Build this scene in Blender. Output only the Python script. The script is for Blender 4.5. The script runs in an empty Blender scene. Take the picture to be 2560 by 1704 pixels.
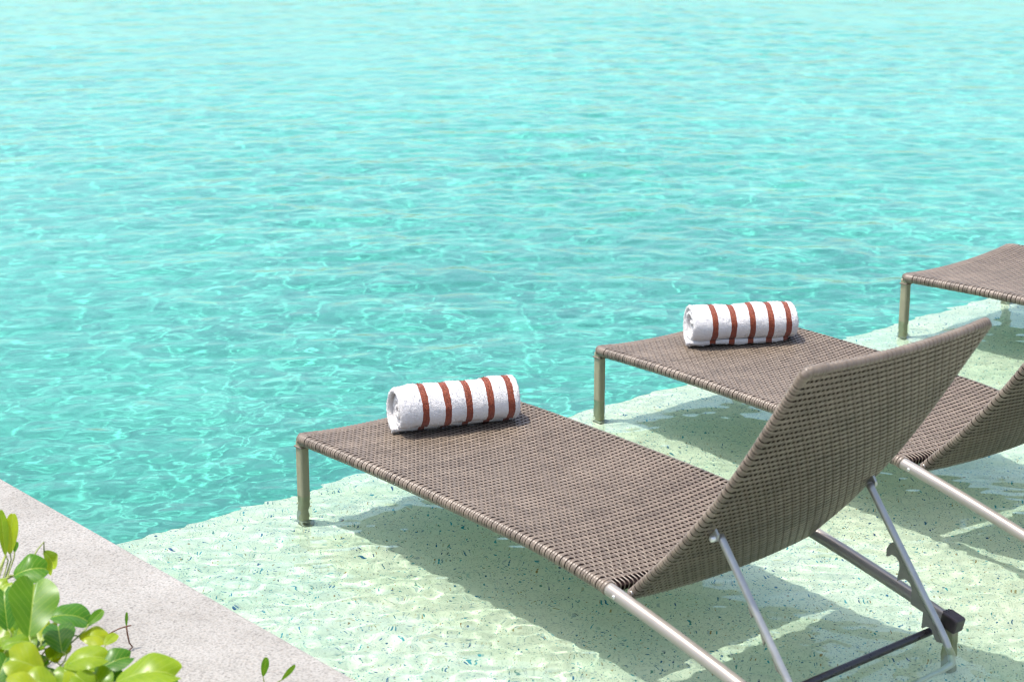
import bpy, bmesh, math, random
import numpy as np
from mathutils import Vector, Matrix

R = math.radians
scene = bpy.context.scene
col = scene.collection

# ------------------------------------------------------------------ camera, sky, sun, exposure
CAM_H = 1.73                                     # metres above the water
cam_d = bpy.data.cameras.new('camera')
cam = bpy.data.objects.new('camera', cam_d); col.objects.link(cam)
cam.location = (0, 0, CAM_H)
cam.rotation_euler = (R(90 - 15.917), 0, 0)
cam_d.sensor_width = 36.0
cam_d.lens = 36.0 * 4811.0 / 2560.0
cam_d.clip_start = 0.05
cam_d.clip_end = 2000
cam_d.dof.use_dof = True
cam_d.dof.focus_distance = 5.0
cam_d.dof.aperture_fstop = 5.6
scene.camera = cam

SUN_TILT = 18.0
world = bpy.data.worlds.new('World'); scene.world = world; world.use_nodes = True
wn = world.node_tree.nodes; wl = world.node_tree.links
sky = wn.new('ShaderNodeTexSky'); sky.sky_type = 'NISHITA'; sky.sun_disc = False
sky.sun_elevation = R(90 - SUN_TILT); sky.sun_rotation = R(270)
sky.air_density = 1.0; sky.dust_density = 3.0; sky.ozone_density = 0.8
wn['Background'].inputs['Strength'].default_value = 0.15
wl.new(sky.outputs[0], wn['Background'].inputs['Color'])

sun_d = bpy.data.lights.new('sun', 'SUN'); sun_d.energy = 2.4; sun_d.angle = R(0.8)
sun_d.color = (1.0, 0.965, 0.91)
sun = bpy.data.objects.new('sun', sun_d); col.objects.link(sun)
sun.rotation_euler = (0, R(-SUN_TILT), 0); sun.location = (-3, 0, 9)
sun_d.cycles.is_caustics_light = True

scene.view_settings.view_transform = 'Standard'
scene.view_settings.look = 'None'
scene.view_settings.gamma = 1.0
scene.view_settings.exposure = 1.15
scene.cycles.use_denoising = True
scene.cycles.filter_width = 1.2
scene.cycles.max_bounces = 8
scene.cycles.diffuse_bounces = 3
scene.cycles.glossy_bounces = 4
scene.cycles.transmission_bounces = 6
scene.cycles.transparent_max_bounces = 8
scene.cycles.caustics_reflective = True
scene.cycles.caustics_refractive = True
scene.cycles.sample_clamp_indirect = 4.0
scene.cycles.sample_clamp_direct = 0.0

# ------------------------------------------------------------------ helpers
def tag(o, label=None, cat=None, group=None, kind=None):
    if label: o['label'] = label
    if cat: o['category'] = cat
    if group: o['group'] = group
    if kind: o['kind'] = kind
    return o

def link(o, parent=None):
    col.objects.link(o)
    if parent: o.parent = parent
    return o

def mesh_obj(name, verts, faces, mats, parent=None, smooth=True, midx=None):
    me = bpy.data.meshes.new(name)
    if isinstance(verts, np.ndarray): verts = verts.tolist()
    if isinstance(faces, np.ndarray): faces = faces.tolist()
    me.from_pydata(verts, [], faces); 
    if not isinstance(mats, (list, tuple)): mats = [mats]
    for m in mats: me.materials.append(m)
    if midx is not None: me.polygons.foreach_set('material_index', list(midx))
    me.polygons.foreach_set('use_smooth', [smooth] * len(me.polygons))
    me.update()
    return link(bpy.data.objects.new(name, me), parent)

def bm_obj(name, bm, mats, parent=None, smooth=False):
    me = bpy.data.meshes.new(name); bm.to_mesh(me); bm.free()
    if not isinstance(mats, (list, tuple)): mats = [mats]
    for m in mats: me.materials.append(m)
    if smooth: me.polygons.foreach_set('use_smooth', [True] * len(me.polygons))
    me.update()
    return link(bpy.data.objects.new(name, me), parent)

def empty(name, loc=(0, 0, 0), rz=0.0):
    o = bpy.data.objects.new(name, None); o.empty_display_size = 0.1
    o.location = loc; o.rotation_euler = (0, 0, rz)
    return link(o)

def caustic(o):
    o.cycles.is_caustics_receiver = True
    return o

def bevel_box(bm, lo, hi, bev=0.0, seg=2):
    """axis aligned box into bm with bevelled edges"""
    b2 = bmesh.new()
    bmesh.ops.create_cube(b2, size=1.0)
    for v in b2.verts:
        v.co = Vector([lo[k] + (v.co[k] + .5) * (hi[k] - lo[k]) for k in range(3)])
    if bev > 0:
        bmesh.ops.bevel(b2, geom=list(b2.edges), offset=bev, segments=seg, affect='EDGES', profile=.5)
    me = bpy.data.meshes.new('tmp'); b2.to_mesh(me); b2.free(); bm.from_mesh(me); bpy.data.meshes.remove(me)

def resample(pts, n):
    """Catmull-Rom through pts, n even samples"""
    P = [np.array(p, float) for p in pts]
    P = [2 * P[0] - P[1]] + P + [2 * P[-1] - P[-2]]
    out = []
    for i in range(1, len(P) - 2):
        for t in np.linspace(0, 1, 24, endpoint=False):
            a, b, c, d = P[i-1], P[i], P[i+1], P[i+2]
            out.append(.5*((2*b)+(-a+c)*t+(2*a-5*b+4*c-d)*t*t+(-a+3*b-3*c+d)*t**3))
    out.append(P[-2]); out = np.array(out)
    L = np.concatenate([[0], np.cumsum(np.linalg.norm(np.diff(out, axis=0), axis=1))])
    q = np.linspace(0, L[-1], n)
    return np.stack([np.interp(q, L, out[:, k]) for k in range(out.shape[1])], 1), L[-1]

def tube(path, rad, seg=14, cap=True, squash=None):
    """round tube along a 3-D path (N,3); rad scalar or array"""
    path = np.array(path, float); n = len(path)
    rad = np.full(n, rad) if np.isscalar(rad) else np.array(rad)
    T = np.gradient(path, axis=0); T /= np.linalg.norm(T, axis=1)[:, None]
    up = np.array([0, 0, 1.0]) if abs(T[0][2]) < .9 else np.array([1.0, 0, 0])
    X = np.cross(up, T[0]); X /= np.linalg.norm(X)
    V = []; F = []
    for i in range(n):
        X = X - T[i] * (X @ T[i]); X /= np.linalg.norm(X); Y = np.cross(T[i], X)
        for k in range(seg):
            a = 2*math.pi*k/seg
            V.append(path[i] + rad[i]*(math.cos(a)*X + math.sin(a)*Y))
    for i in range(n-1):
        for k in range(seg):
            k2 = (k+1) % seg
            F.append([i*seg+k, i*seg+k2, (i+1)*seg+k2, (i+1)*seg+k])
    if cap:
        F.append([k for k in range(seg)][::-1]); F.append([(n-1)*seg+k for k in range(seg)])
    return [tuple(v) for v in V], F

def merge(parts):
    V = []; F = []
    for v, f in parts:
        o = len(V); V += list(v); F += [[i+o for i in g] for g in f]
    return V, F

# ------------------------------------------------------------------ materials
def new_mat(name):
    m = bpy.data.materials.new(name); m.use_nodes = True
    nt = m.node_tree; bs = nt.nodes['Principled BSDF']
    return m, nt.nodes, nt.links, bs

def ramp(nodes, stops, interp='LINEAR'):
    r = nodes.new('ShaderNodeValToRGB'); e = r.color_ramp.elements
    r.color_ramp.interpolation = interp
    while len(e) < len(stops): e.new(.5)
    for k, (p, c) in enumerate(stops):
        e[k].position = p; e[k].color = (*c, 1) if len(c) == 3 else c
    return r

def coords(nodes, links, kind='Object', scale=(1, 1, 1)):
    tc = nodes.new('ShaderNodeTexCoord'); mp = nodes.new('ShaderNodeMapping')
    links.new(tc.outputs[kind], mp.inputs[0]); mp.inputs['Scale'].default_value = scale
    return mp.outputs[0]

def noise(nodes, links, vec, scale, detail=4, rough=.6):
    n = nodes.new('ShaderNodeTexNoise'); n.inputs['Scale'].default_value = scale
    n.inputs['Detail'].default_value = detail; n.inputs['Roughness'].default_value = rough
    links.new(vec, n.inputs['Vector']); return n

def mixc(nodes, links, fac, a, b, mode='MIX'):
    m = nodes.new('ShaderNodeMix'); m.data_type = 'RGBA'; m.blend_type = mode
    for sock, val in ((m.inputs['Factor'], fac), (m.inputs[6], a), (m.inputs[7], b)):
        if hasattr(val, 'links'): links.new(val, sock)
        elif isinstance(val, (int, float)): sock.default_value = val
        else: sock.default_value = (*val, 1)
    return m.outputs[2]

def bump(nodes, links, bs, height, strength=.3, dist=.01):
    b = nodes.new('ShaderNodeBump'); b.inputs['Strength'].default_value = strength
    b.inputs['Distance'].default_value = dist
    links.new(height, b.inputs['Height']); links.new(b.outputs[0], bs.inputs['Normal'])

def mat_wicker():
    m, n, l, b = new_mat('wicker_strand')
    v = coords(n, l)
    a = noise(n, l, v, 16, 6, .75)
    r = ramp(n, [(.28, (.125, .096, .070)), (.5, (.175, .136, .100)), (.75, (.225, .178, .132))])
    l.new(a.outputs[0], r.inputs[0])
    g = noise(n, l, v, 420, 2)
    c = mixc(n, l, .16, r.outputs[0], g.outputs[0], 'MULTIPLY')
    at = n.new('ShaderNodeAttribute'); at.attribute_name = 'tone'
    tn = ramp(n, [(.0, (1, 1, 1)), (.02, (.78, .77, .76)), (1.0, (1.22, 1.22, 1.22))]); l.new(at.outputs['Fac'], tn.inputs[0])
    c = mixc(n, l, 1.0, c, tn.outputs[0], 'MULTIPLY')
    l.new(c, b.inputs['Base Color']); b.inputs['Roughness'].default_value = .38
    b.inputs['Specular IOR Level'].default_value = .5
    return m

def plain(name, colr, rough=.5, metal=0.0, spec=.5, var=.12, vscale=14, bmp=0.0, bscale=300):
    m, n, l, b = new_mat(name)
    v = coords(n, l); a = noise(n, l, v, vscale, 4)
    lo = tuple(c*(1-var) for c in colr); hi = tuple(min(1, c*(1+var)) for c in colr)
    r = ramp(n, [(.3, lo), (.7, hi)]); l.new(a.outputs[0], r.inputs[0])
    l.new(r.outputs[0], b.inputs['Base Color'])
    rr = ramp(n, [(.3, (rough*.85,)*3), (.7, (min(1, rough*1.15),)*3)]); l.new(a.outputs[0], rr.inputs[0])
    l.new(rr.outputs[0], b.inputs['Roughness'])
    b.inputs['Metallic'].default_value = metal; b.inputs['Specular IOR Level'].default_value = spec
    if bmp:
        q = noise(n, l, v, bscale, 3); bump(n, l, b, q.outputs[0], bmp, .002)
    return m

def mat_shelf():
    """pale quartz pebble plaster with teal, blue and tan chips"""
    m, n, l, b = new_mat('pebble_plaster')
    v = coords(n, l)
    big = noise(n, l, v, 3.0, 4)
    base = ramp(n, [(.3, (.585, .58, .455)), (.55, (.70, .625, .505)), (.75, (.77, .645, .53))])
    l.new(big.outputs[0], base.inputs[0])
    fine = noise(n, l, v, 260, 3, .7)
    fr = ramp(n, [(.30, (.45, .55, .48)), (.48, (1, 1, 1)), (.75, (1.0, 1.0, .96))]); l.new(fine.outputs[0], fr.inputs[0])
    c = mixc(n, l, .75, base.outputs[0], fr.outputs[0], 'MULTIPLY')
    wob = noise(n, l, v, 40, 2)
    add = n.new('ShaderNodeVectorMath'); add.operation = 'MULTIPLY_ADD'
    l.new(wob.outputs['Color'], add.inputs[0]); add.inputs[1].default_value = (.02, .02, .02); l.new(v, add.inputs[2])
    for sc, th, chip, seed in ((120, .34, [(.02, .10, .20), (.03, .20, .24), (.05, .26, .30), (.02, .05, .14)], 0),
                               (170, .33, [(.30, .17, .06), (.12, .22, .18), (.05, .14, .20), (.34, .25, .12)], 7.3),
                               (75, .17, [(.02, .07, .20), (.04, .15, .26), (.015, .03, .08), (.03, .18, .20)], 3.1)):
        mp = n.new('ShaderNodeMapping'); mp.inputs['Location'].default_value = (seed, seed*.7, seed*.3)
        l.new(add.outputs[0], mp.inputs[0])
        vo = n.new('ShaderNodeTexVoronoi'); vo.inputs['Scale'].default_value = sc; l.new(mp.outputs[0], vo.inputs['Vector'])
        sep = n.new('ShaderNodeSeparateColor'); l.new(vo.outputs['Color'], sep.inputs[0])
        cr = ramp(n, [(.0, chip[0]), (.3, chip[1]), (.6, chip[2]), (.85, chip[3])], 'CONSTANT'); l.new(sep.outputs[1], cr.inputs[0])
        near = ramp(n, [(th-.08, (1, 1, 1)), (th, (0, 0, 0))]); l.new(vo.outputs['Distance'], near.inputs[0])
        sel = ramp(n, [(.0, (1, 1, 1)), (.26, (.42, .42, .42)), (.55, (0, 0, 0))], 'CONSTANT'); l.new(sep.outputs[0], sel.inputs[0])
        f = mixc(n, l, 1.0, near.outputs[0], sel.outputs[0], 'MULTIPLY')
        c = mixc(n, l, f, c, cr.outputs[0])
    l.new(c, b.inputs['Base Color']); b.inputs['Roughness'].default_value = .8
    b.inputs['Specular IOR Level'].default_value = .1
    bump(n, l, b, fine.outputs[0], .25, .003)
    return m

def mat_pool():
    """turquoise pebble finish of the deep pool"""
    m, n, l, b = new_mat('turquoise_plaster')
    v = coords(n, l)
    a = noise(n, l, v, 1.3, 5, .6)
    r = ramp(n, [(.3, (.078, .345, .285)), (.5, (.10, .385, .32)), (.7, (.128, .42, .352))]); l.new(a.outputs[0], r.inputs[0])
    q = noise(n, l, v, 45, 3, .7)
    s = ramp(n, [(.3, (.55, .72, .72)), (.55, (1, 1, 1))]); l.new(q.outputs[0], s.inputs[0])
    c = mixc(n, l, .6, r.outputs[0], s.outputs[0], 'MULTIPLY')
    l.new(c, b.inputs['Base Color']); b.inputs['Roughness'].default_value = .85
    b.inputs['Specular IOR Level'].default_value = .1
    return m

def mat_water():
    m = bpy.data.materials.new('pool_water'); m.use_nodes = True
    n = m.node_tree.nodes; l = m.node_tree.links; n.clear()
    o = n.new('ShaderNodeOutputMaterial'); g = n.new('ShaderNodeBsdfGlass')
    g.inputs['IOR'].default_value = 1.333; g.inputs['Roughness'].default_value = 0.0
    g.inputs['Color'].default_value = (.86, 1.0, .955, 1)
    l.new(g.outputs[0], o.inputs['Surface'])
    return m

def mat_granite():
    m, n, l, b = new_mat('flamed_granite')
    v = coords(n, l)
    a = noise(n, l, v, 3.5, 6, .7)
    r = ramp(n, [(.3, (.232, .219, .194)), (.5, (.28, .268, .242)), (.7, (.325, .312, .285))]); l.new(a.outputs[0], r.inputs[0])
    f = noise(n, l, v, 185, 2, .6)
    fr = ramp(n, [(.30, (.58, .56, .55)), (.45, (.90, .89, .88)), (.56, (1.05, 1.04, 1.03)), (.72, (1.16, 1.14, 1.12))]); l.new(f.outputs[0], fr.inputs[0])
    c = mixc(n, l, .8, r.outputs[0], fr.outputs[0], 'MULTIPLY')
    vo = n.new('ShaderNodeTexVoronoi'); vo.inputs['Scale'].default_value = 230; l.new(v, vo.inputs['Vector'])
    sep = n.new('ShaderNodeSeparateColor'); l.new(vo.outputs['Color'], sep.inputs[0])
    pr = ramp(n, [(.0, (.55, .53, .53)), (.10, (1, 1, 1)), (.78, (1, .96, .92)), (.94, (.86, .80, .76))], 'CONSTANT'); l.new(sep.outputs[0], pr.inputs[0])
    c = mixc(n, l, .55, c, pr.outputs[0], 'MULTIPLY')
    l.new(c, b.inputs['Base Color']); b.inputs['Roughness'].default_value = .75
    b.inputs['Specular IOR Level'].default_value = .25
    bump(n, l, b, f.outputs[0], .5, .003)
    return m

def mat_towel(name, stripes, half):
    m, n, l, b = new_mat(name)
    tc = n.new('ShaderNodeTexCoord'); v = tc.outputs['Object']
    j = noise(n, l, v, 260, 2)
    k = noise(n, l, v, 22, 2)
    sx = n.new('ShaderNodeSeparateXYZ'); l.new(v, sx.inputs[0])
    def math_(op, a, c_):
        q = n.new('ShaderNodeMath'); q.operation = op
        for s, val in ((q.inputs[0], a), (q.inputs[1], c_)):
            if hasattr(val, 'links'): l.new(val, s)
            else: s.default_value = val
        return q.outputs[0]
    w = math_('ADD', sx.outputs[0], math_('MULTIPLY', math_('SUBTRACT', j.outputs[0], .5), .004))
    w = math_('ADD', w, math_('MULTIPLY', math_('SUBTRACT', k.outputs[0], .5), .006))
    f = None
    for s in stripes:
        d = math_('LESS_THAN', math_('ABSOLUTE', math_('SUBTRACT', w, s), 0), half)
        f = d if f is None else math_('MAXIMUM', f, d)
    pile = noise(n, l, v, 330, 3, .7)
    wr = ramp(n, [(.3, (.62, .59, .56)), (.55, (.78, .755, .73))]); l.new(pile.outputs[0], wr.inputs[0])
    br = ramp(n, [(.32, (.14, .028, .014)), (.5, (.255, .058, .028)), (.7, (.36, .105, .05))]); l.new(pile.outputs[0], br.inputs[0])
    c = mixc(n, l, f, wr.outputs[0], br.outputs[0])
    l.new(c, b.inputs['Base Color']); b.inputs['Roughness'].default_value = .95
    b.inputs['Specular IOR Level'].default_value = .05
    b.inputs['Sheen Weight'].default_value = .25
    bump(n, l, b, pile.outputs[0], .9, .005)
    return m

def mat_leaf():
    m = bpy.data.materials.new('vine_leaf'); m.use_nodes = True
    n = m.node_tree.nodes; l = m.node_tree.links
    b = n['Principled BSDF']; out = n['Material Output']
    oi = n.new('ShaderNodeObjectInfo')
    tone = n.new('ShaderNodeSeparateColor'); l.new(oi.outputs['Color'], tone.inputs[0])
    v = coords(n, l); a = noise(n, l, v, 40, 3)
    r1 = ramp(n, [(.0, (.020, .095, .005)), (.4, (.055, .18, .006)), (.75, (.16, .28, .004)), (1.0, (.28, .36, .007))]); l.new(tone.outputs[0], r1.inputs[0])
    sh = ramp(n, [(.3, (.78, .85, .8)), (.7, (1.18, 1.08, 1.0))]); l.new(a.outputs[0], sh.inputs[0])
    c = mixc(n, l, .8, r1.outputs[0], sh.outputs[0], 'MULTIPLY')
    # midrib and side veins from the leaf's own uv
    uv = n.new('ShaderNodeTexCoord'); sp = n.new('ShaderNodeSeparateXYZ'); l.new(uv.outputs['UV'], sp.inputs[0])
    def mth(op, a_, b_=0.0):
        q = n.new('ShaderNodeMath'); q.operation = op
        for s_, val in ((q.inputs[0], a_), (q.inputs[1], b_)):
            if hasattr(val, 'links'): l.new(val, s_)
            else: s_.default_value = val
        return q.outputs[0]
    au = mth('ABSOLUTE', sp.outputs[0])
    rib = mth('LESS_THAN', au, .030)
    ph = mth('FRACT', mth('MULTIPLY', mth('SUBTRACT', sp.outputs[1], mth('MULTIPLY', au, .75)), 3.6))
    sv = mth('MULTIPLY', mth('LESS_THAN', ph, .085), .38)
    vein = mth('MAXIMUM', mth('MULTIPLY', rib, .75), sv)
    c = mixc(n, l, vein, c, (.30, .40, .07))
    l.new(c, b.inputs['Base Color']); b.inputs['Roughness'].default_value = .33
    b.inputs['Specular IOR Level'].default_value = .38
    bump(n, l, b, vein, .25, .002)
    tr = n.new('ShaderNodeBsdfTranslucent')
    tc = mixc(n, l, 1.0, c, (2.4, 1.9, .4), 'MULTIPLY'); l.new(tc, tr.inputs[0])
    mx = n.new('ShaderNodeMixShader'); mx.inputs[0].default_value = .42
    l.new(b.outputs[0], mx.inputs[1]); l.new(tr.outputs[0], mx.inputs[2]); l.new(mx.outputs[0], out.inputs['Surface'])
    return m

M = dict(
    wicker=mat_wicker(),
    core=plain('wicker_lining', (.018, .010, .009), .9, 0, .1, var=.2),
    tube=plain('champagne_paint', (.31, .278, .24), .33, .35, .5, .05, 30),
    leg=plain('taupe_paint', (.30, .268, .172), .42, 0.05, .5, .08, 20),
    steel=plain('satin_steel', (.42, .40, .37), .36, .65, .5, .08, 40),
    plate=plain('ratchet_steel', (.24, .225, .185), .45, .2, .5, .12, 50),
    black=plain('black_plastic', (.060, .044, .042), .45, 0, .4, .3, 40, .2, 120),
    bar=plain('dark_bar', (.030, .022, .021), .3, 0, .5, .3, 60),
    bright=plain('bright_bolt', (.75, .73, .70), .3, .6),
    shelf=mat_shelf(), pool=mat_pool(), water=mat_water(), granite=mat_granite(),
    leaf=mat_leaf(),
    stem=plain('vine_stem', (.22, .26, .06), .5, 0, .4, .3, 40),
    twig=plain('dry_twig', (.11, .05, .03), .8, 0, .2, .35, 60, .4, 200),
    soil=plain('soil', (.07, .05, .035), .95, 0, .1, .35, 8, .8, 60),
    sand=plain('sandy_ground', (.40, .37, .31), .9, 0, .1, .15, 2, .4, 40),
    paving=plain('far_paving', (.42, .40, .37), .8, 0, .2, .12, 3),
)

# ------------------------------------------------------------------ the pool: axes along the coping and the step
AZ = R(49.3)
U = np.array([math.sin(AZ), math.cos(AZ)]); V_ = np.array([-math.cos(AZ), math.sin(AZ)])
u0 = float(np.array([-.95, 4.193]) @ U); v0 = float(np.array([-.985, 4.485]) @ V_)
ORG = u0 * U + v0 * V_
POOL_RZ = math.atan2(U[1], U[0])                  # local x = u (away from the coping), local y = v (into deep water)
SHELF_Z = -.195; DEEP_Z = -1.1; COPE_Z = .055
U_MAX = 22.0; V_MIN = -2.7; V_MAX = 20.0

def pool_box(name, lo, hi, mat, bev=0.0, seg=2, kind='structure', parent=None):
    bm = bmesh.new(); bevel_box(bm, lo, hi, bev, seg)
    o = bm_obj(name, bm, mat, parent)
    if parent is None:
        o.location = (ORG[0], ORG[1], 0); o.rotation_euler = (0, 0, POOL_RZ)
    if kind: o['kind'] = kind
    return o

caustic(pool_box('pool_floor', (-.3, -.05, DEEP_Z-.2), (U_MAX+.3, V_MAX+.3, DEEP_Z), M['pool']))
caustic(pool_box('pool_shelf', (-.3, V_MIN-.3, DEEP_Z), (U_MAX+.3, 0, SHELF_Z), M['shelf'], .012, 3))
for nm, lo, hi in (('pool_wall_coping_side', (-.25, V_MIN-.25, DEEP_Z+.002), (0, V_MAX+.25, -.002)),
                   ('pool_wall_far_side', (U_MAX, V_MIN-.25, DEEP_Z+.002), (U_MAX+.25, V_MAX+.25, -.002)),
                   ('pool_wall_deep_end', (.001, V_MAX, DEEP_Z+.003), (U_MAX-.001, V_MAX+.25, -.003)),
                   ('pool_wall_shelf_end', (.001, V_MIN-.25, SHELF_Z+.002), (U_MAX-.001, V_MIN, -.003))):
    caustic(pool_box(nm, lo, hi, M['shelf'] if 'shelf' in nm else M['pool']))

# granite coping in long slabs, joints of 3 mm
cope = empty('coping', (ORG[0], ORG[1], 0), POOL_RZ); cope['kind'] = 'structure'
CW = .62
vv = -1.95 - 2.6
slab0 = None
k = 0
while vv < V_MAX + .5:
    if slab0 is None:
        bm = bmesh.new(); bevel_box(bm, (-CW, 0, -.03), (.004, 2.597, COPE_Z), .006, 3)
        slab0 = bm_obj('coping_slab', bm, M['granite'], cope); s = slab0
    else:
        s = slab0.copy(); link(s); s.parent = cope
    s.location = (0, vv, .0004 * (k % 3)); vv += 2.6; k += 1
for nm, lo, hi in (('far_deck', (U_MAX-.02, -8, -.03), (U_MAX+6, V_MAX+8, COPE_Z)),
                   ('deep_end_deck', (-CW, V_MAX-.02, -.031), (U_MAX-.03, V_MAX+6, COPE_Z-.002)),
                   ('shelf_end_deck', (.03, -9, -.032), (U_MAX-.03, V_MIN+.02, COPE_Z-.003))):
    pool_box(nm, lo, hi, M['paving'], .004, 1)

# the planting bed the camera looks over, and the ground around with a hole for the pool
bm = bmesh.new()
def quad(bm, a, b, c, d): bm.faces.new([bm.verts.new(p) for p in (a, b, c, d)])
G = 600.0; zg = .03
for (x0, y0, x1, y1) in ((-G, -G, -CW-.002, G), (U_MAX+5.9, -G, G, G), (-CW-.002, -G, U_MAX+5.9, -8.9), (-CW-.002, V_MAX+5.9, U_MAX+5.9, G)):
    quad(bm, (x0, y0, zg), (x1, y0, zg), (x1, y1, zg), (x0, y1, zg))
g = bm_obj('ground', bm, M['sand']); g['kind'] = 'structure'
g.location = (ORG[0], ORG[1], 0); g.rotation_euler = (0, 0, POOL_RZ)

bm = bmesh.new(); rb = random.Random(2)
NX, NY = 26, 60
gv = [[bm.verts.new((-CW-.004-1.3*i/(NX-1), -3.2+4.2*j/(NY-1), .032 + .016*rb.random())) for j in range(NY)] for i in range(NX)]
for i in range(NX-1):
    for j in range(NY-1): bm.faces.new((gv[i][j], gv[i][j+1], gv[i+1][j+1], gv[i+1][j]))
pb = bm_obj('planting_bed', bm, M['soil'], None, True); pb['kind'] = 'structure'
pb.location = (ORG[0], ORG[1], 0); pb.rotation_euler = (0, 0, POOL_RZ)

# ------------------------------------------------------------------ water surface: sheet with real ripples
LEG_XY = [(-.535, 4.635), (-.06, 5.01), (.257, 5.437), (.73, 5.81), (1.33, 6.317), (.87, 3.84), (.42, 3.45)]
def wave_field(x, y, u, v, seed=4):
    rng = np.random.default_rng(seed)
    z = np.zeros_like(x)
    deep = np.clip((v + .45) / 1.1, 0, 1); deep = deep*deep*(3-2*deep)
    patch = .78 + .32*np.sin(.9*x + .4*y + 1) * np.sin(.55*y - .3*x) + .14*np.sin(2.3*x - 1.1*y) * np.sin(1.7*y + .8*x + 2)
    for k in range(170):
        lam = .034 * (.60 / .034) ** (rng.random() ** .9)
        th = rng.normal(R(95), R(58))
        sl = .0150
        kk = 2*math.pi/lam; amp = sl/kk
        if lam < .07: m = .78 - .33*deep
        elif lam < .14: m = .44 + .26*deep
        elif lam < .30: m = .38 + .20*deep
        else: m = .16 + .24*deep
        z += amp * m * patch * np.sin(kk*(math.cos(th)*x + math.sin(th)*y) + rng.random()*6.283)
    for px, py in LEG_XY:                        # small rings where the legs stand in the water
        d = np.hypot(x-px, y-py)
        z += .0007*np.sin(2*math.pi*d/.026)*np.exp(-d/.05)
    return z

def build_water():
    th = np.concatenate([np.arange(-70, -22, 1.2), np.arange(-22, 22, .115), np.arange(22, 84, 1.2)])
    th = np.radians(th)
    r = [1.6]
    while r[-1] < 34: r.append(r[-1] * 1.0017 if 3.0 < r[-1] < 18 else r[-1] * 1.012)
    r = np.array(r)
    rr, tt = np.meshgrid(r, th, indexing='ij')
    x = rr*np.sin(tt); y = rr*np.cos(tt)
    u = (x-ORG[0])*U[0] + (y-ORG[1])*U[1]; v = (x-ORG[0])*V_[0] + (y-ORG[1])*V_[1]
    ok = (u > -.12) & (u < U_MAX+.12) & (v > V_MIN-.12) & (v < V_MAX+.12)
    z = wave_field(x, y, u, v)
    fade = np.clip((34-rr)/20, 0, 1); z *= fade
    nr, nt = x.shape
    idx = -np.ones(nr*nt, int)
    f = ok[:-1, :-1] & ok[1:, :-1] & ok[:-1, 1:] & ok[1:, 1:]
    I, J = np.nonzero(f)
    a = I*nt+J; q = np.stack([a, a+1, a+nt+1, a+nt], 1)
    used = np.unique(q); idx[used] = np.arange(len(used))
    P = np.stack([x.ravel()[used], y.ravel()[used], z.ravel()[used]], 1)
    q = idx[q]
    me = bpy.data.meshes.new('water')
    me.vertices.add(len(P)); me.vertices.foreach_set('co', P.astype(np.float32).ravel())
    me.loops.add(q.size); me.loops.foreach_set('vertex_index', q.astype(np.int32).ravel())
    me.polygons.add(len(q)); me.polygons.foreach_set('loop_start', np.arange(0, q.size, 4, dtype=np.int32))
    me.polygons.foreach_set('loop_total', np.full(len(q), 4, np.int32))
    me.polygons.foreach_set('use_smooth', np.ones(len(q), bool))
    me.materials.append(M['water']); me.update(); me.validate()
    o = link(bpy.data.objects.new('water', me)); o['kind'] = 'structure'
    o.cycles.is_caustics_caster = True
    return o
water = build_water()

# ------------------------------------------------------------------ woven sun loungers
W = .62                # overall width
RR = .0148             # radius of the wrapped rail
TOPZ = .166            # top of the foot rail above the water

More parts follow.
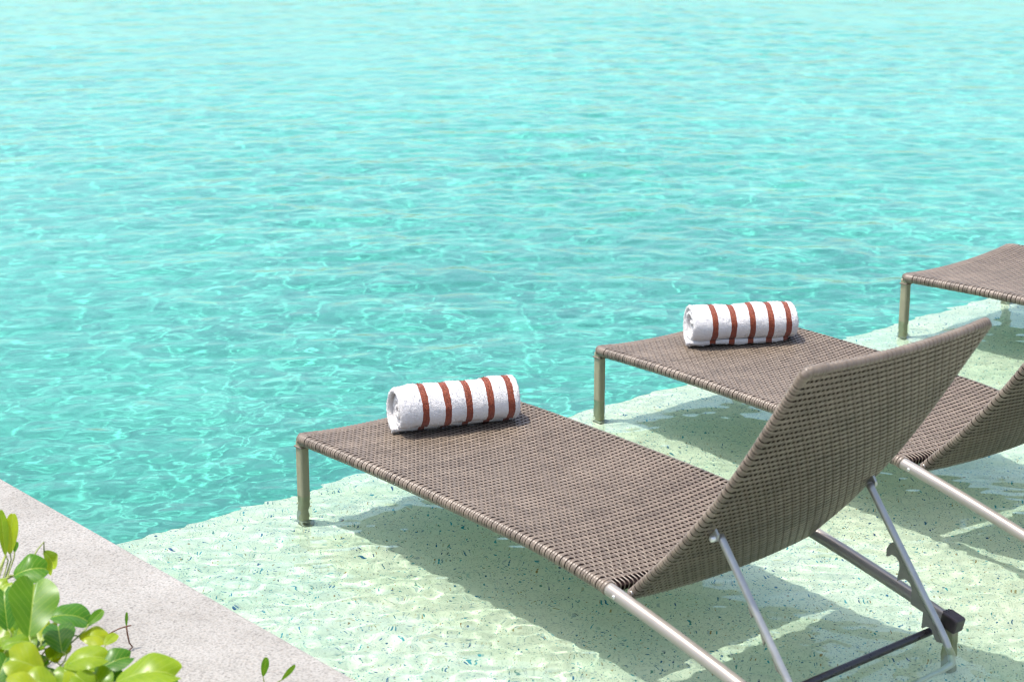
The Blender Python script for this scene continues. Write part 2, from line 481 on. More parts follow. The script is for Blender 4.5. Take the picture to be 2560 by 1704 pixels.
def woven_panel(name, prof, half_w, r, sag, parent, open_lining=False, weft_pitch=.0165, warp_pitch=.0125, end_r=None):
    """pillow-shaped weave: flat strands looped across (weft, in pairs) and along (warp) round a thin frame.
    prof: (N,2) centre line in (s,z)"""
    P, L = resample(prof, 400)
    T = np.gradient(P, axis=0); T /= np.linalg.norm(T, axis=1)[:, None]
    arc = np.linspace(0, L, 400)
    def frame(s):
        p = np.array([np.interp(s, arc, P[:, 0]), np.interp(s, arc, P[:, 1])])
        t = np.array([np.interp(s, arc, T[:, 0]), np.interp(s, arc, T[:, 1])]); t /= np.linalg.norm(t)
        return p, t, np.array([-t[1], t[0]])
    a = half_w - r
    flat = a - .004
    nw = int(2*flat / warp_pitch); wx = (np.arange(nw) - (nw-1)/2) * warp_pitch
    npair = int((L - 2*r - .004) / weft_pitch); s_first = (L - npair*weft_pitch)/2 + weft_pitch/2
    sj = s_first + np.arange(npair)*weft_pitch
    amp = .0010; wamp = .0006
    rng = random.Random(5)
    def endfac(s):      # the weave closes round the end rails
        return 1.0
    V = []; F = []; MI = []; TN = []
    def ribbon(ctr, side, nrm, hw, closed=True, lift=.0009):
        """ctr,side,nrm arrays (n,3), hw array"""
        n = len(ctr); o = len(V); tone = rng.uniform(.05, 1.0); TN.extend([tone]*(3*n))
        for i in range(n):
            V.append(tuple(ctr[i] - side[i]*hw[i] - nrm[i]*lift)); V.append(tuple(ctr[i] + nrm[i]*lift*.6)); V.append(tuple(ctr[i] + side[i]*hw[i] - nrm[i]*lift))
        m = n if closed else n-1
        for i in range(m):
            k = (i+1) % n
            for c in (0, 1):
                F.append([o+3*i+c, o+3*i+c+1, o+3*k+c+1, o+3*k+c]); MI.append(0)
    # weft: closed loops across
    def weft_loop(s, par):
        p, t, nn = frame(s)
        pts = []
        N = nw*2 + 1
        ws = np.linspace(-flat, flat, N)
        def und(w): return math.cos(math.pi*(w/warp_pitch + (nw-1)/2 + par))
        def sg(w): return sag * max(0.0, 1 - (w/a)**2)
        fl = 1.0
        for w in ws: pts.append((w, r - sg(w) + wamp*und(w)*fl, 0, 1, 0))
        for k in range(1, 9):
            ang = math.pi/2 - math.pi*k/9; pts.append((a + r*math.cos(ang), r*math.sin(ang), math.cos(ang), math.sin(ang), 1))
        for w in ws[::-1]: pts.append((w, -r - sg(w) + wamp*und(w)*fl, 0, -1, 0))
        for k in range(1, 9):
            ang = -math.pi/2 - math.pi*k/9; pts.append((-a + r*math.cos(ang), r*math.sin(ang), math.cos(ang), math.sin(ang), 1))
        return p, t, nn, pts
    for j, s in enumerate(sj):
        par = j % 2
        for off in (-.0024, .0024):
            o2 = off + rng.uniform(-.0005, .0005)
            p, t, nn, pts = weft_loop(s + o2, par)
            ctr = []; side = []; nrm = []; hw = []
            for (w, h, nx, nz, onarc) in pts:
                ctr.append(np.array([p[0]+nn[0]*h, w, p[1]+nn[1]*h]))
                side.append(np.array([t[0], 0, t[1]]))
                nrm.append(np.array([nn[0]*nz, nx, nn[1]*nz])); hw.append(.00235 + .00105*onarc)
            # on the rail the pair spreads to fill the pitch
            for i, q in enumerate(pts):
                if q[4]: ctr[i] = ctr[i] + side[i]*(np.sign(off)*.0013)
            ribbon(ctr, side, nrm, hw)
    # warp: closed loops along
    ss = np.linspace(sj[0]-weft_pitch/2, sj[-1]+weft_pitch/2, npair*2+1)
    for i, w in enumerate(wx):
        sgv = sag * max(0.0, 1 - (w/a)**2)
        ctr = []; side = []; nrm = []
        def put(s, h, nx, nz):
            p, t, nn = frame(min(max(s, 0), L))
            ex = s - min(max(s, 0), L)
            ctr.append(np.array([p[0]+nn[0]*h+t[0]*ex, w, p[1]+nn[1]*h+t[1]*ex]))
            side.append(np.array([0, 1.0, 0])); nrm.append(np.array([nn[0]*nz+t[0]*nx, 0, nn[1]*nz+t[1]*nx]))
        for s in ss:
            q = (s - sj[0])/weft_pitch
            put(s, r - sgv - amp*math.cos(math.pi*(q + i)), 0, 1)
        for k in range(1, 7):
            ang = math.pi/2 - math.pi*k/7; put(L - r + r*math.cos(ang), r*math.sin(ang) - sgv, math.cos(ang), math.sin(ang))
        for s in ss[::-1]:
            q = (s - sj[0])/weft_pitch
            put(s, -r - sgv - amp*math.cos(math.pi*(q + i)), 0, -1)
        for k in range(1, 7):
            ang = -math.pi/2 - math.pi*k/7; put(r + r*math.cos(ang), r*math.sin(ang) - sgv, math.cos(ang), math.sin(ang))
        ribbon(ctr, side, nrm, [.0018]*len(ctr))
    # dark lining inside, so no light shows through the gaps
    o = len(V); NS = 60; NWD = 62 if open_lining else 16
    for lay in (1, -1):
        for a_ in range(NS):
            s = .004 + (L-.008)*a_/(NS-1); p, t, nn = frame(s)
            for b_ in range(NWD):
                w = -a + 2*a*b_/(NWD-1); h = lay*(r-.0095) - sag*max(0, 1-(w/a)**2)
                V.append((p[0]+nn[0]*h, w, p[1]+nn[1]*h))
    for lay in (0, 1):
        for a_ in range(NS-1):
            for b_ in range(NWD-1):
                if open_lining and (b_ % 2 == 0 or lay == 1): continue
                q = o + lay*NS*NWD + a_*NWD + b_
                F.append([q, q+1, q+NWD+1, q+NWD]); MI.append(1)
    ob = mesh_obj(name, V, F, [M['wicker'], M['core']], parent, True, MI)
    at = ob.data.attributes.new('tone', 'FLOAT', 'POINT')
    at.data.foreach_set('value', np.array(TN + [.5]*(len(V)-len(TN)), np.float32))
    ob['kind'] = 'stuff'
    return ob, frame, L

end_bars = []
def frame_bend(fr, L, half_w, r, end, sag, corner=.016, inner=.0035):
    """U-shaped rail under the weave: side, rounded corners, end bar (sagging), side.  end='start' or 'finish'"""
    a = half_w - r
    rad = r - inner
    pts = []
    def at(s, w, h=0.0):
        p, t, nn = fr(min(max(s, 0), L)); ex = s - min(max(s, 0), L)
        return np.array([p[0]+nn[0]*h+t[0]*ex, w, p[1]+nn[1]*h+t[1]*ex])
    if end == 'start': send = r; sgn = 1; far = L
    else: send = L - r; sgn = -1; far = 0
    n = 60
    for q in np.linspace(far, send + sgn*corner, n): pts.append(at(q, -a))
    for k in range(1, 8):
        ang = math.pi/2*k/8
        pts.append(at(send + sgn*corner*(1-math.sin(ang)), -a + corner*(1-math.cos(ang))))
    for w in np.linspace(-a+corner, a-corner, 30): pts.append(at(send, w, -sag*max(0, 1-(w/a)**2)))
    for k in range(1, 8):
        ang = math.pi/2*(1-k/8)
        pts.append(at(send + sgn*corner*(1-math.sin(ang)), a - corner*(1-math.cos(ang))))
    for q in np.linspace(send + sgn*corner, far, n): pts.append(at(q, a))
    bar = [at(send, w, -sag*max(0, 1-(w/a)**2)) for w in np.linspace(-a+.012, a-.012, 40)]
    end_bars.append(tube(bar, r - .0012, 14))
    return np.array(pts), rad

def corner_wraps(path, rad, pitch=.0078, hw=.0036, s_range=None):
    """strand rings wound round a piece of rail"""
    path = np.array(path); d = np.concatenate([[0], np.cumsum(np.linalg.norm(np.diff(path, axis=0), axis=1))])
    V = []; F = []
    for q in np.arange(pitch/2, d[-1], pitch):
        c = np.array([np.interp(q, d, path[:, k]) for k in range(3)])
        c2 = np.array([np.interp(min(q+.002, d[-1]), d, path[:, k]) for k in range(3)])
        c1 = np.array([np.interp(max(q-.002, 0), d, path[:, k]) for k in range(3)])
        t = c2-c1; t /= np.linalg.norm(t)
        X = np.cross([0, 0, 1], t); X /= np.linalg.norm(X); Y = np.cross(t, X); o = len(V); n = 16
        for i in range(n):
            a = 2*math.pi*i/n; nr = math.cos(a)*X + math.sin(a)*Y
            for e, rr_ in ((-1, rad-.0007), (0, rad+.0008), (1, rad-.0007)): V.append(tuple(c + nr*rr_ + t*hw*e))
        for i in range(n):
            k = (i+1) % n
            for e in (0, 1): F.append([o+3*i+e, o+3*i+e+1, o+3*k+e+1, o+3*k+e])
    return V, F

# profiles in (s from the foot end, height above the water)
top = [(0, .166), (.30, .172), (.60, .170), (.88, .164), (1.03, .153), (1.165, .137)]
seat_prof = [(s, z - RR) for s, z in top] + [(1.18, .135 - RR)]
rail_prof = [(1.165, .137-RR), (1.30, .111-RR), (1.42, .0855-RR), (1.53, .0605-RR), (1.605, .042-RR)]
back_prof = [(1.205, .108), (1.235, .138), (1.33, .236), (1.435, .360), (1.52, .478), (1.605, .610), (1.672, .716)]

def make_lounger():
    root = empty('sun_lounger')
    a = W/2 - RR
    seat, fr, L = woven_panel('woven_seat', seat_prof, W/2, RR, .016, root)
    fp, frad = frame_bend(fr, L, W/2, RR, 'start', .016)
    v1 = tube(fp, frad, 14)
    # strands wound round the two foot corners and along the foot bar
    d = np.linalg.norm(np.diff(fp, axis=0), axis=1).cumsum()
    c0 = 58; c1 = 70
    n = len(fp)
    v2, v3 = [merge([corner_wraps(q, RR), tube(q, RR-.0012, 14)]) for q in (fp[c0:c1], fp[n-c1:n-c0])]
    mesh_obj('seat_frame', *v1, M['core'], root)
    mesh_obj('foot_bar', *end_bars[-1], M['wicker'], root)
    for q in (v2, v3): mesh_obj('corner_binding', *q, M['wicker'], root)['kind'] = 'stuff'
    BW = W/2 - .026; BR = .0110
    back, frb, Lb = woven_panel('woven_backrest', back_prof, BW, BR, .013, root)
    bp, brad = frame_bend(frb, Lb, BW, BR, 'finish', .013)
    nb = len(bp)
    v2, v3 = [merge([corner_wraps(q, BR), tube(q, BR-.001, 14)]) for q in (bp[58:70], bp[nb-70:nb-58])]
    lowbar = []
    for w in np.linspace(-BW+.02, BW-.02, 24):
        p, t, nn = frb(BR); h = -.013*max(0, 1-(w/(BW-RR))**2)
        lowbar.append((p[0]+nn[0]*h, w, p[1]+nn[1]*h))
    mesh_obj('backrest_frame', *merge([tube(bp, brad, 14), tube(lowbar, .009, 10)]), M['core'], root)
    mesh_obj('top_bar', *end_bars[-1], M['wicker'], root)
    for q in (v2, v3): mesh_obj('corner_binding', *q, M['wicker'], root)['kind'] = 'stuff'
    # bare tube of the side rails behind the seat, down to the rear feet
    rp, _ = resample(rail_prof, 40)
    for sg in (-1, 1):
        path = [(s, sg*a, z) for s, z in rp]
        rail = mesh_obj('side_rail', *tube(path, .0145, 20), M['tube'], root); caustic(rail)
        # collar where the weave ends, rivet and hinge pin
        t = rp[1]-rp[0]; t /= np.linalg.norm(t); nrm = np.array([-t[1], t[0]])
        c = rp[2]
        cl = [(rp[0][0]+t[0]*q, sg*a, rp[0][1]+t[1]*q) for q in (-.004, -.003, .004, .005)]
        mesh_obj('collar', *tube(cl, [.0155, .0163, .0163, .0155], 20), M['wicker'], rail)
        c = rp[2] + t*.012
        rv = [(c[0], sg*(a+.0125), c[1]), (c[0], sg*(a+.0150), c[1]), (c[0], sg*(a+.0158), c[1])]
        r1 = tube(rv, [.0042, .0042, .0026], 12)
        rv2 = [(c[0], sg*(a+.0155), c[1]), (c[0], sg*(a+.0166), c[1])]
        mesh_obj('rivet', *merge([r1]), M['bright'], rail)
        mesh_obj('rivet_hole', *tube(rv2, [.0016, .0012], 8), M['black'], rail)
        # hinge bolt to the backrest
        hb = [(1.222, sg*(a-.012), .124), (1.222, sg*(a-.028), .124)]
        mesh_obj('hinge_bolt', *tube(hb, .006, 10), M['steel'], rail)
        # rear foot: dark plastic block on the end of the rail, standing on the shelf
        e = rp[-1]; ex, ez = e
        bm = bmesh.new(); bevel_box(bm, (-.022, -.017, -.016), (.020, .017, .018), .005, 3)
        for v in bm.verts:
            x = v.co.x*math.cos(.24) + v.co.z*math.sin(.24); z = -v.co.x*math.sin(.24) + v.co.z*math.cos(.24)
            v.co = Vector((ex + .008 + x, sg*a + v.co.y, ez + z))
        for q in (-.008, .0, .008):
            bevel_box(bm, (ex-.012, sg*a+q-.002, ez+.0155), (ex-.002, sg*a+q+.002, ez+.0225), .001, 1)
        foot = caustic(bm_obj('rear_foot', bm, M['black'], root))
        bm = bmesh.new(); bevel_box(bm, (ex-.008, sg*a-.0115, SHELF_Z), (ex+.018, sg*a+.0115, ez-.006), .004, 2)
        caustic(bm_obj('foot_post', bm, M['leg'], foot))
    # front legs
    for sg in (-1, 1):
        bm = bmesh.new()
        bevel_box(bm, (.005, sg*(W/2-.019)-.0130, SHELF_Z+.012), (.032, sg*(W/2-.019)+.0130, .149), .006, 3)
        leg = caustic(bm_obj('leg', bm, M['leg'], root, False))
        bm = bmesh.new()
        bevel_box(bm, (.002, sg*(W/2-.019)-.0175, SHELF_Z+.0004), (.038, sg*(W/2-.019)+.0175, SHELF_Z+.014), .004, 2)
        caustic(bm_obj('foot_cap', bm, M['plate'], leg))
        bm = bmesh.new()
        bevel_box(bm, (.0035, sg*(W/2-.019)-.0160, .130), (.0365, sg*(W/2-.019)+.0160, .1345), .002, 2)
        bm_obj('weave_edge', bm, M['wicker'], leg)
    # dark bar between the rear rails that the ratchet hooks on
    SB, ZB = 1.595, .015
    mesh_obj('crossbar', *tube([(SB, w, ZB) for w in np.linspace(-a, a, 12)], .0085, 14), M['bar'], root); caustic(root.children[-1])
    return root

def add_support(root, top):
    # U-shaped support: two struts and a bottom bow under the water
    wl_, wr_ = -W/2+.088, W/2-.072
    s0, z0 = top
    def at(f): return (s0 + (1.632-s0)*f, wl_, z0 + (.022-z0)*f)
    left = [at(0), at(.36), at(.72), at(1.0), (1.652, wl_, -.014)]
    bow = [(1.668, wl_+.012, -.046), (1.674, wl_+.04, -.062), (1.676, 0, -.066), (1.674, wr_-.04, -.062), (1.668, wr_-.012, -.046)]
    right = [(q[0], wr_, q[2]) for q in left][::-1]
    up, _ = resample(left + bow + right, 120)
    sup = caustic(mesh_obj('support_bow', *tube(up, .0082, 14), M['steel'], root))
    outline = [(1.497,.191),(1.481,.182),(1.473,.168),(1.473,.150),(1.480,.152),(1.486,.158),(1.499,.156),(1.508,.147),(1.510,.133),(1.506,.114),
               (1.506,.103),(1.513,.108),(1.527,.114),(1.540,.109),(1.545,.098),(1.546,.085),(1.545,.063),(1.579,.055),(1.578,.038),(1.577,.019),
               (1.582,.020),(1.588,.025),(1.596,.027),(1.604,.024),(1.608,.016),(1.613,.006),(1.619,.001),(1.633,.003),(1.640,.014),(1.600,.062),(1.540,.139),(1.508,.181)]
    full = [(s_ + (s0-1.415)*min(1, max(0, (z_-.022)/.27)), z_) for s_, z_ in outline]
    def strut_s(z): return s0 + (z0-z)*(1.632-s0)/(z0-.022)
    for w in (wl_, wr_):
        outline = full if w > 0 else [(s_ + (strut_s(z_)-s_)*.62, z_) for s_, z_ in full]
        bm = bmesh.new(); th = .0022
        fa = [bm.verts.new((s, w-th, z)) for s, z in outline]; fb = [bm.verts.new((s, w+th, z)) for s, z in outline]
        bm.faces.new(fa); bm.faces.new(fb[::-1])
        for i in range(len(outline)):
            k = (i+1) % len(outline); bm.faces.new((fa[k], fa[i], fb[i], fb[k]))
        bmesh.ops.recalc_face_normals(bm, faces=bm.faces)
        caustic(bm_obj('ratchet_plate', bm, M['plate'], sup))
        # bracket tying the strut to the backrest rail
        so = -1 if w < 0 else 1
        bm = bmesh.new(); bo = [(s0+q, z0+h) for q, h in ((-.030,.026),(-.016,.038),(.008,.005),(.007,-.008),(-.004,-.014),(-.014,-.004))]
        wo = w + so*.0125
        fa = [bm.verts.new((s, wo-.003, z)) for s, z in bo]; fb = [bm.verts.new((s, wo+.003, z)) for s, z in bo]
        bm.faces.new(fa); bm.faces.new(fb[::-1])
        for i in range(len(bo)):
            k = (i+1) % len(bo); bm.faces.new((fa[k], fa[i], fb[i], fb[k]))
        bmesh.ops.recalc_face_normals(bm, faces=bm.faces)
        bm_obj('bracket', bm, M['steel'], root)
        mesh_obj('bolt', *tube([(s0-.002, wo+so*.012, z0-.004), (s0-.002, wo+so*.010, z0-.004), (s0-.002, w, z0-.004)], [.004, .0068, .0068], 12), M['bright'], root)

def copy_tree(o, parent=None):
    c = o.copy(); col.objects.link(c); c.parent = parent
    for ch in list(o.children): copy_tree(ch, c)
    return c

proto = make_lounger()
GR = 'woven loungers standing in a row on the shallow shelf'
spots = [((-.560, 4.632), -40.0, 'taupe woven lounger nearest the granite coping, whole backrest and support struts in view'),
         ((.232, 5.435), -38.7, 'taupe woven lounger in the middle of the row, partly hidden by the nearest backrest'),
         ((1.305, 6.315), -44.0, 'taupe woven lounger with only its empty foot end in view at the right edge')]
loungers = []
roots_ = [proto, copy_tree(proto), copy_tree(proto)]
def lounger_axes(az):
    t = np.array([-math.sin(R(az)), -math.cos(R(az))]); return t, np.array([-t[1], t[0]])
for i, (A, az, lab) in enumerate(spots):
    o = roots_[i]
    add_support(o, (1.415, .298) if i != 1 else (1.492, .405))
    t, w = lounger_axes(az)
    c = np.array(A) + w*W/2
    o.location = (c[0], c[1], 0); o.rotation_euler = (0, 0, math.atan2(t[1], t[0]))
    if i == 2: o.scale = (1, 1.10, 1); c = np.array(A) + w*W/2*1.10; o.location = (c[0], c[1], 0)
    tag(o, lab, 'sun lounger', GR); loungers.append((c, t, w))

# ------------------------------------------------------------------ rolled towels
def make_towel(name, length, radius, stripes, seed, label, flap):
    rng = np.random.default_rng(seed)
    layer = .0145
    turns = (radius - layer*.55 - .006)/(layer*.97)
    n = 190
    ctr = []
    for i in range(n):
        q = i/(n-1); ang = 2*math.pi*turns*(1-q)
        rad = .006 + (radius - layer*.55 - .006)*q
        # start on the inside, finish outside at the bottom
        ph = ang + R(flap['end'])
        ctr.append((rad*math.cos(ph), rad*math.sin(ph)))
    ctr = np.array(ctr)
    if flap['tail'] > 0:
        d = ctr[-1]-ctr[-2]; d /= np.linalg.norm(d)
        tail = []
        for q in np.linspace(.1, 1, 8): tail.append(ctr[-1] + d*flap['tail']*q + np.array([0, -.004*q]))
        ctr = np.concatenate([ctr, np.array(tail)])
    # uneven roll: oval, settled by its own weight
    floor = -radius*.86
    x = ctr[:, 0]*1.04; y = ctr[:, 1]*.97
    wob = 1 + .03*np.sin(3*np.arctan2(y, x)+seed)
    x *= wob; y *= wob
    y = np.where(y < floor*.5, floor*.5 + (y-floor*.5)*.80, y)
    C = np.stack([x, y], 1)
    T = np.gradient(C, axis=0); T /= np.linalg.norm(T, axis=1)[:, None]
    N = np.stack([T[:, 1], -T[:, 0]], 1)
    m = len(C)
    N = np.where((N*C).sum(1, keepdims=True) < 0, -N, N) if False else N
    # orientation: outward
    if ((N*C).sum(1) > 0).mean() < .5: N = -N
    half = length/2
    ends = []
    for i in range(m):
        q = i/m
        sk = flap['skew']*max(0.0, (q-.80)/.20)**1.5
        ends.append((-half + .005*math.sin(9*q+seed) + .008*(1-q) - sk, half + .005*math.sin(7*q+2*seed) - .008*(1-q) - sk))
    ht = layer*.49
    loop = [(-1, ang) for ang in np.linspace(math.pi*1.5, math.pi*.5, 7)]
    V = []; K = None
    xs = np.linspace(0, 1, 70)
    for i in range(m):
        e0, e1 = ends[i]; ring = []
        for xx in xs: ring.append((e0+ht + (e1-e0-2*ht)*xx, ht))
        for ang in np.linspace(math.pi/2, -math.pi/2, 7)[1:-1]: ring.append((e1-ht + ht*math.cos(ang), ht*math.sin(ang)))
        for xx in xs[::-3]: ring.append((e0+ht + (e1-e0-2*ht)*xx, -ht))
        for ang in np.linspace(-math.pi/2, -math.pi*1.5, 7)[1:-1]: ring.append((e0+ht + ht*math.cos(ang), ht*math.sin(ang)))
        K = len(ring)
        for (ax, h) in ring:
            sf = .0030*math.sin(ax*29+i*.045+seed) + .0020*math.sin(ax*61-i*.10+2*seed) + .0012*math.sin(ax*117+i*.21)
            hh = h + (rng.normal(0, .0006) + sf*.6 if h > -ht*.9 else 0)
            V.append((ax + rng.normal(0, .0005), C[i, 0]+N[i, 0]*hh, C[i, 1]+N[i, 1]*hh))
    F = []
    for i in range(m-1):
        for k in range(K):
            k2 = (k+1) % K
            F.append([i*K+k, i*K+k2, (i+1)*K+k2, (i+1)*K+k])
    F.append([k for k in range(K)][::-1]); F.append([(m-1)*K+k for k in range(K)])
    # terry pile: short loops standing off the cloth
    nb = len(V); i = m-30; pa = np.array(V[i*K+20]); e1 = np.array(V[i*K+21])-pa; e2 = np.array(V[(i+1)*K+20])-pa
    flip = 1.0 if np.cross(e1, e2) @ np.array([0, N[i, 0], N[i, 1]]) > 0 else -1.0
    for _ in range(16000):
        i = int(rng.integers(0, m-1)) if rng.random() < .35 else int(m-1 - rng.integers(1, 72)); k_ = int(rng.integers(0, K))
        pa = np.array(V[i*K+k_]); pb = np.array(V[(i+1)*K+(k_+1) % K]); pc = pa + (pb-pa)*rng.random()
        e1 = np.array(V[i*K+(k_+1) % K])-pa; e2 = np.array(V[(i+1)*K+k_])-pa
        nn = np.cross(e1, e2); ln = np.linalg.norm(nn)
        if ln < 1e-12: continue
        nn /= ln
        d_ = rng.normal(0, 1, 3); d_ -= nn*(d_ @ nn); d_ /= np.linalg.norm(d_)+1e-9
        tipv = pc + nn*flip*rng.uniform(.0015, .0032) + d_*rng.uniform(0, .0012); sd_ = np.cross(nn, d_)*.0009
        o_ = len(V); V += [tuple(pc-sd_), tuple(pc+sd_), tuple(tipv)]; F.append([o_, o_+1, o_+2])
    mat = mat_towel('terry_stripe_'+str(seed), [s*length for s in stripes], .0088)
    o = mesh_obj(name, V, F, mat)
    zmin = min(v[2] for v in V[:nb])
    tag(o, label, 'towel', 'rolled striped towels on the loungers')
    return o, zmin

def place_towel(o, zmin, L, s, w, deck, yaw):
    c, t, wv = L
    p = c + t*s + wv*w
    o.location = (p[0], p[1], deck - zmin)
    o.rotation_euler = (0, 0, math.atan2(wv[1], wv[0]) + yaw)

ST = [-.30, -.118, .06, .237, .405]
tw, zm = make_towel('rolled_towel', .325, .067, ST, 3, 'white rolled towel with rust stripes on the lounger nearest the coping', dict(end=-95, tail=.004, skew=.010))
place_towel(tw, zm, loungers[0], .205, .372-W/2, .157, R(-21))
tw, zm = make_towel('rolled_towel', .318, .066, ST, 5, 'white rolled towel with rust stripes and loose flap on the middle lounger', dict(end=-112, tail=.012, skew=.024))
place_towel(tw, zm, loungers[1], .232, .388-W/2, .157, R(-29))

# ------------------------------------------------------------------ creeping vine at the edge of the coping
# base, tip, width, how far the face turns up (1) or to the pool side (0), fold, droop, tone
LEAVES = [
    ((-0.987, 3.491, 0.3), (-0.998, 3.52, 0.381), 0.02, 0.2, 0.5, 0.1, 0.75),
    ((-0.98, 3.498, 0.3), (-0.977, 3.527, 0.371), 0.026, 0.15, 0.25, 0.1, 0.9),
    ((-1.0, 3.533, 0.3), (-1.009, 3.562, 0.322), 0.016, 0.2, 0.3, 0.1, 0.5),
    ((-0.98, 3.53, 0.29), (-0.975, 3.539, 0.309), 0.009, 0.2, 0.6, 0.1, 0.25),
    ((-0.952, 3.412, 0.29), (-0.891, 3.424, 0.308), 0.063, 0.75, 0.35, 0.55, 0.42),
    ((-0.918, 3.512, 0.3), (-0.899, 3.53, 0.251), 0.041, 0.6, 0.3, 0.6, 0.75),
    ((-0.868, 3.179, 0.27), (-0.873, 3.268, 0.347), 0.083, 0.35, 0.55, 0.12, 0.5),
    ((-0.919, 3.23, 0.26), (-0.935, 3.277, 0.326), 0.049, 0.4, 0.3, 0.3, 0.28),
    ((-0.863, 3.309, 0.25), (-0.789, 3.325, 0.245), 0.075, 0.8, 0.35, 0.5, 0.38),
    ((-0.79, 3.298, 0.24), (-0.768, 3.332, 0.255), 0.018, 0.3, 0.2, 0.0, 0.45),
    ((-0.821, 3.221, 0.22), (-0.843, 3.288, 0.254), 0.055, 0.6, 0.25, 0.3, 0.25),
    ((-0.805, 3.291, 0.22), (-0.753, 3.292, 0.22), 0.049, 0.85, 0.2, 0.5, 0.95),
    ((-0.75, 3.253, 0.22), (-0.734, 3.284, 0.23), 0.02, 0.5, 0.2, 0.2, 0.9),
    ((-0.8, 3.142, 0.23), (-0.725, 3.149, 0.255), 0.059, 0.8, 0.25, 0.5, 0.85),
    ((-0.926, 3.198, 0.24), (-0.873, 3.218, 0.251), 0.043, 0.8, 0.2, 0.4, 0.72),
    ((-0.826, 3.104, 0.24), (-0.884, 3.093, 0.274), 0.077, 0.8, 0.15, 0.35, 0.95),
    ((-0.754, 3.179, 0.2), (-0.692, 3.206, 0.227), 0.048, 0.7, 0.35, 0.4, 0.3),
    ((-0.699, 3.098, 0.22), (-0.587, 3.101, 0.249), 0.083, 0.8, 0.3, 0.45, 0.8),
    ((-0.797, 3.071, 0.22), (-0.851, 3.07, 0.246), 0.064, 0.8, 0.2, 0.4, 0.85),
    ((-0.902, 3.061, 0.23), (-0.888, 3.108, 0.272), 0.049, 0.6, 0.3, 0.3, 0.3),
    ((-0.805, 3.02, 0.24), (-0.86, 2.998, 0.271), 0.058, 0.8, 0.2, 0.4, 1.0),
    ((-0.777, 3.101, 0.2), (-0.799, 3.137, 0.238), 0.047, 0.6, 0.2, 0.3, 0.75),
    ((-0.739, 3.101, 0.2), (-0.772, 3.109, 0.233), 0.042, 0.6, 0.3, 0.3, 0.8),
    ((-0.732, 3.142, 0.18), (-0.721, 3.192, 0.208), 0.045, 0.6, 0.3, 0.3, 0.2),
    ((-0.887, 3.273, 0.2), (-0.922, 3.323, 0.231), 0.039, 0.5, 0.2, 0.2, 0.6),
    ((-0.872, 3.27, 0.22), (-0.861, 3.317, 0.242), 0.034, 0.5, 0.2, 0.2, 0.95),
    ((-0.838, 3.242, 0.19), (-0.85, 3.272, 0.211), 0.031, 0.5, 0.2, 0.2, 0.9),
    ((-0.959, 3.259, 0.22), (-0.92, 3.278, 0.238), 0.052, 0.7, 0.2, 0.4, 0.8),
    ((-0.983, 3.363, 0.26), (-0.956, 3.386, 0.294), 0.042, 0.7, 0.2, 0.4, 0.8),
    ((-0.676, 3.136, 0.18), (-0.704, 3.161, 0.197), 0.045, 0.7, 0.2, 0.4, 0.7),
    ((-0.632, 3.131, 0.18), (-0.599, 3.167, 0.194), 0.037, 0.7, 0.3, 0.4, 0.35),
    ((-0.773, 3.163, 0.18), (-0.762, 3.2, 0.205), 0.03, 0.6, 0.2, 0.2, 0.95),
    ((-0.888, 3.188, 0.2), (-0.934, 3.181, 0.214), 0.043, 0.8, 0.2, 0.3, 0.6),
]

def leaf_mesh(base, tip, width, al, fold, curl, seed):
    rng = random.Random(seed)
    B = np.array(base); D = np.array(tip)-B; Lg = np.linalg.norm(D); ax = D/Lg
    n0 = np.array([.25, -.9, .42])*(1-al) + np.array([-.1, -.25, 1.0])*al + np.array([rng.uniform(-.25, .25), rng.uniform(-.2, .2), 0])
    n0 = n0 - ax*(n0 @ ax); n0 /= np.linalg.norm(n0); sd = np.cross(ax, n0)
    V = []; UV = []; F = []
    NR, NS = 9, 40
    notch = rng.uniform(.10, .17) if width > .03 else .03
    def pt(a, b):
        t = (b+1)/2
        x = a*width/2*(.62 + .38*min(1, t/.55)) 
        y = Lg*t - notch*Lg*math.exp(-(a/.22)**2)*max(0, b)**2
        z = fold*abs(x)*.9 + curl*Lg*(.30 - 1.1*(t-.35)**2) + .03*width*math.sin(5*b+seed)*a
        z -= curl*.5*abs(a)**2.2*width*.5
        return B + ax*y + sd*x + n0*(z - curl*Lg*(.30-1.1*.1225))
    V.append(pt(0, 0)); UV.append((0, 0))
    for i in range(1, NR+1):
        for k in range(NS):
            an = 2*math.pi*k/NS; rr = i/NR
            a, b = rr*math.sin(an), rr*math.cos(an)
            V.append(pt(a, b)); UV.append((a, b))
    for k in range(NS): F.append([0, 1+k, 1+(k+1) % NS])
    for i in range(NR-1):
        for k in range(NS):
            k2 = (k+1) % NS; q = 1+i*NS
            F.append([q+k, q+NS+k, q+NS+k2, q+k2])
    return V, UV, F

def add_leaf(parent, spec, seed, name='leaf'):
    base, tip, width, al, fold, curl, tone = spec
    width *= 1.12; tip = tuple(b_ + (t_-b_)*1.06 for b_, t_ in zip(base, tip))
    V, UV, F = leaf_mesh(base, tip, width, al, fold, curl, seed)
    o = mesh_obj(name, [tuple(v) for v in V], F, M['leaf'], parent)
    uvl = o.data.uv_layers.new(name='UVMap')
    for lp in o.data.loops: uvl.data[lp.index].uv = UV[lp.vertex_index]
    o.color = (tone, tone, tone, 1)
    return o

def stem(parent, pts, r0, r1, mat='stem', name='stem'):
    P, _ = resample(pts, 24)
    return mesh_obj(name, *tube(P, np.linspace(r0, r1, 24), 8), M[mat], parent)

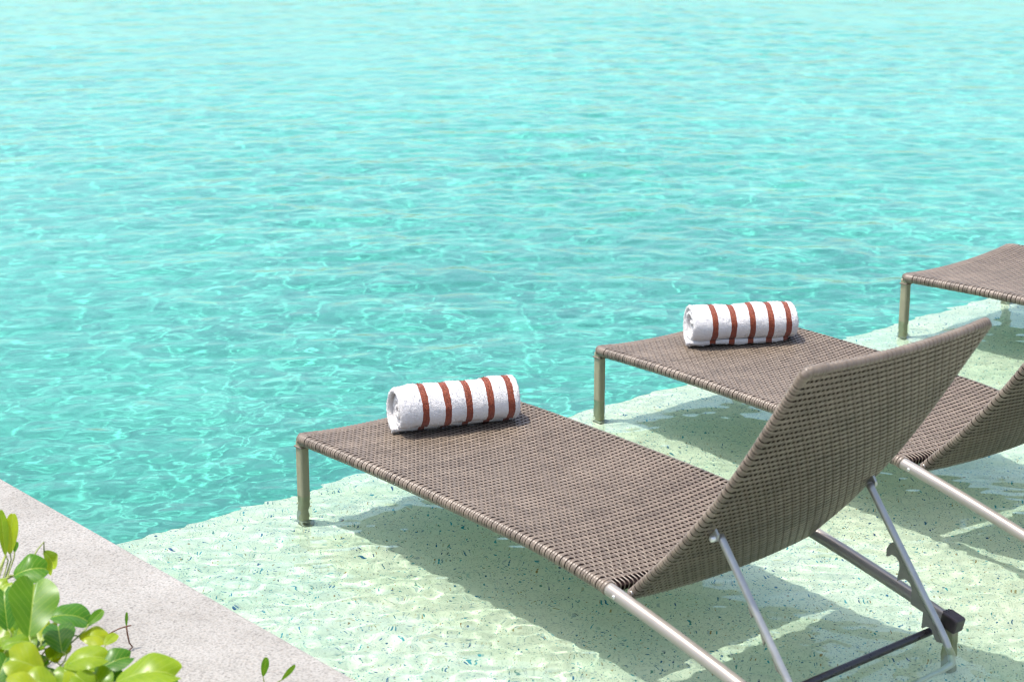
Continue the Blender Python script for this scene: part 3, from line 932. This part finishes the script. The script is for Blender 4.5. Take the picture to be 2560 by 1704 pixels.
vine = empty('creeping_vine')
tag(vine, 'bright green vine with rounded notched leaves growing over the granite coping', 'plant')
rl = random.Random(11)
for q in range(62):                                # the lower storey of the clump
    f = rl.random(); bx = -1.0 + .36*f + rl.uniform(-.04, .04); by = 3.40 - .42*f + rl.uniform(-.10, .04)
    bz = rl.uniform(.10, .235) - .05*f; an = rl.uniform(0, 6.28); ln = rl.uniform(.045, .075)
    LEAVES.append(((bx, by, bz), (bx + ln*math.cos(an)*.8, by + ln*math.sin(an)*.8, bz + ln*rl.uniform(.1, .7)), ln*rl.uniform(.6, .85),
                   rl.uniform(.5, .95), rl.uniform(.1, .35), rl.uniform(.15, .5), rl.uniform(.15, 1.0)))
roots = [(-1.06, 3.18, .03), (-1.0, 3.05, .03), (-.93, 2.93, .03)]
for i, sp_ in enumerate(LEAVES):
    add_leaf(vine, sp_, i)
    b = np.array(sp_[0]); t = np.array(sp_[1]); d = (t-b)/np.linalg.norm(t-b)
    rt = min(roots, key=lambda q: np.linalg.norm(np.array(q)-b))
    mid = np.array(rt)*.45 + b*.55 - d*.02; mid[2] = max(.09, mid[2]-.01)
    stem(vine, [rt, tuple(mid), tuple(b - d*.018 + np.array([0, 0, -.004])), tuple(b + d*.003)], .0026, .0014)
stem(vine, [(-1.06, 3.18, .03), (-1.03, 3.28, .20), (-.986, 3.38, .28), (-.976, 3.399, .284), (-.955, 3.42, .288)], .0035, .0026)
stem(vine, [(-1.06, 3.18, .03), (-1.02, 3.30, .22), (-.99, 3.44, .285), (-.988, 3.495, .298)], .0032, .0024)

tw_ = empty('dry_twig', (0, 0, 0))
tag(tw_, 'thin brown dead twig standing up beside the vine on the coping', 'twig')
stem(tw_, [(-.90, 3.42, .056), (-.83, 3.52, .060), (-.774, 3.581, .058), (-.776, 3.585, .072), (-.780, 3.590, .090), (-.782, 3.594, .104)], .0012, .0017, 'twig', 'stalk')
stem(tw_, [(-.820, 3.590, .088), (-.80, 3.592, .098), (-.782, 3.594, .104), (-.772, 3.594, .106)], .0011, .0016, 'twig', 'side_shoot')
add_leaf(tw_, ((-.782, 3.594, .104), (-.781, 3.602, .131), .006, .2, .4, 0, .3), 91, 'bud')

for nm, pts, leafspec, lab in (
    ('vine_sprig', [(-.66, 2.94, .035), (-.55, 3.18, .058), (-.487, 3.400, .058), (-.485, 3.408, .072), (-.483, 3.412, .081)],
     ((-.483, 3.412, .081), (-.477, 3.421, .116), .0145, .1, .25, .05, .45), 'single upright green leaf on a thin stem low in front of the coping'),
    ('vine_sprig', [(-.62, 2.90, .035), (-.51, 3.18, .058), (-.468, 3.412, .057), (-.457, 3.417, .062), (-.448, 3.420, .070)],
     ((-.448, 3.420, .070), (-.423, 3.428, .097), .0095, .1, .3, .0, .5), 'narrow slanting green shoot with brown tip, right of the single upright leaf')):
    e = empty(nm); tag(e, lab, 'sprig')
    stem(e, pts, .0013, .0011)
    add_leaf(e, leafspec, 93)
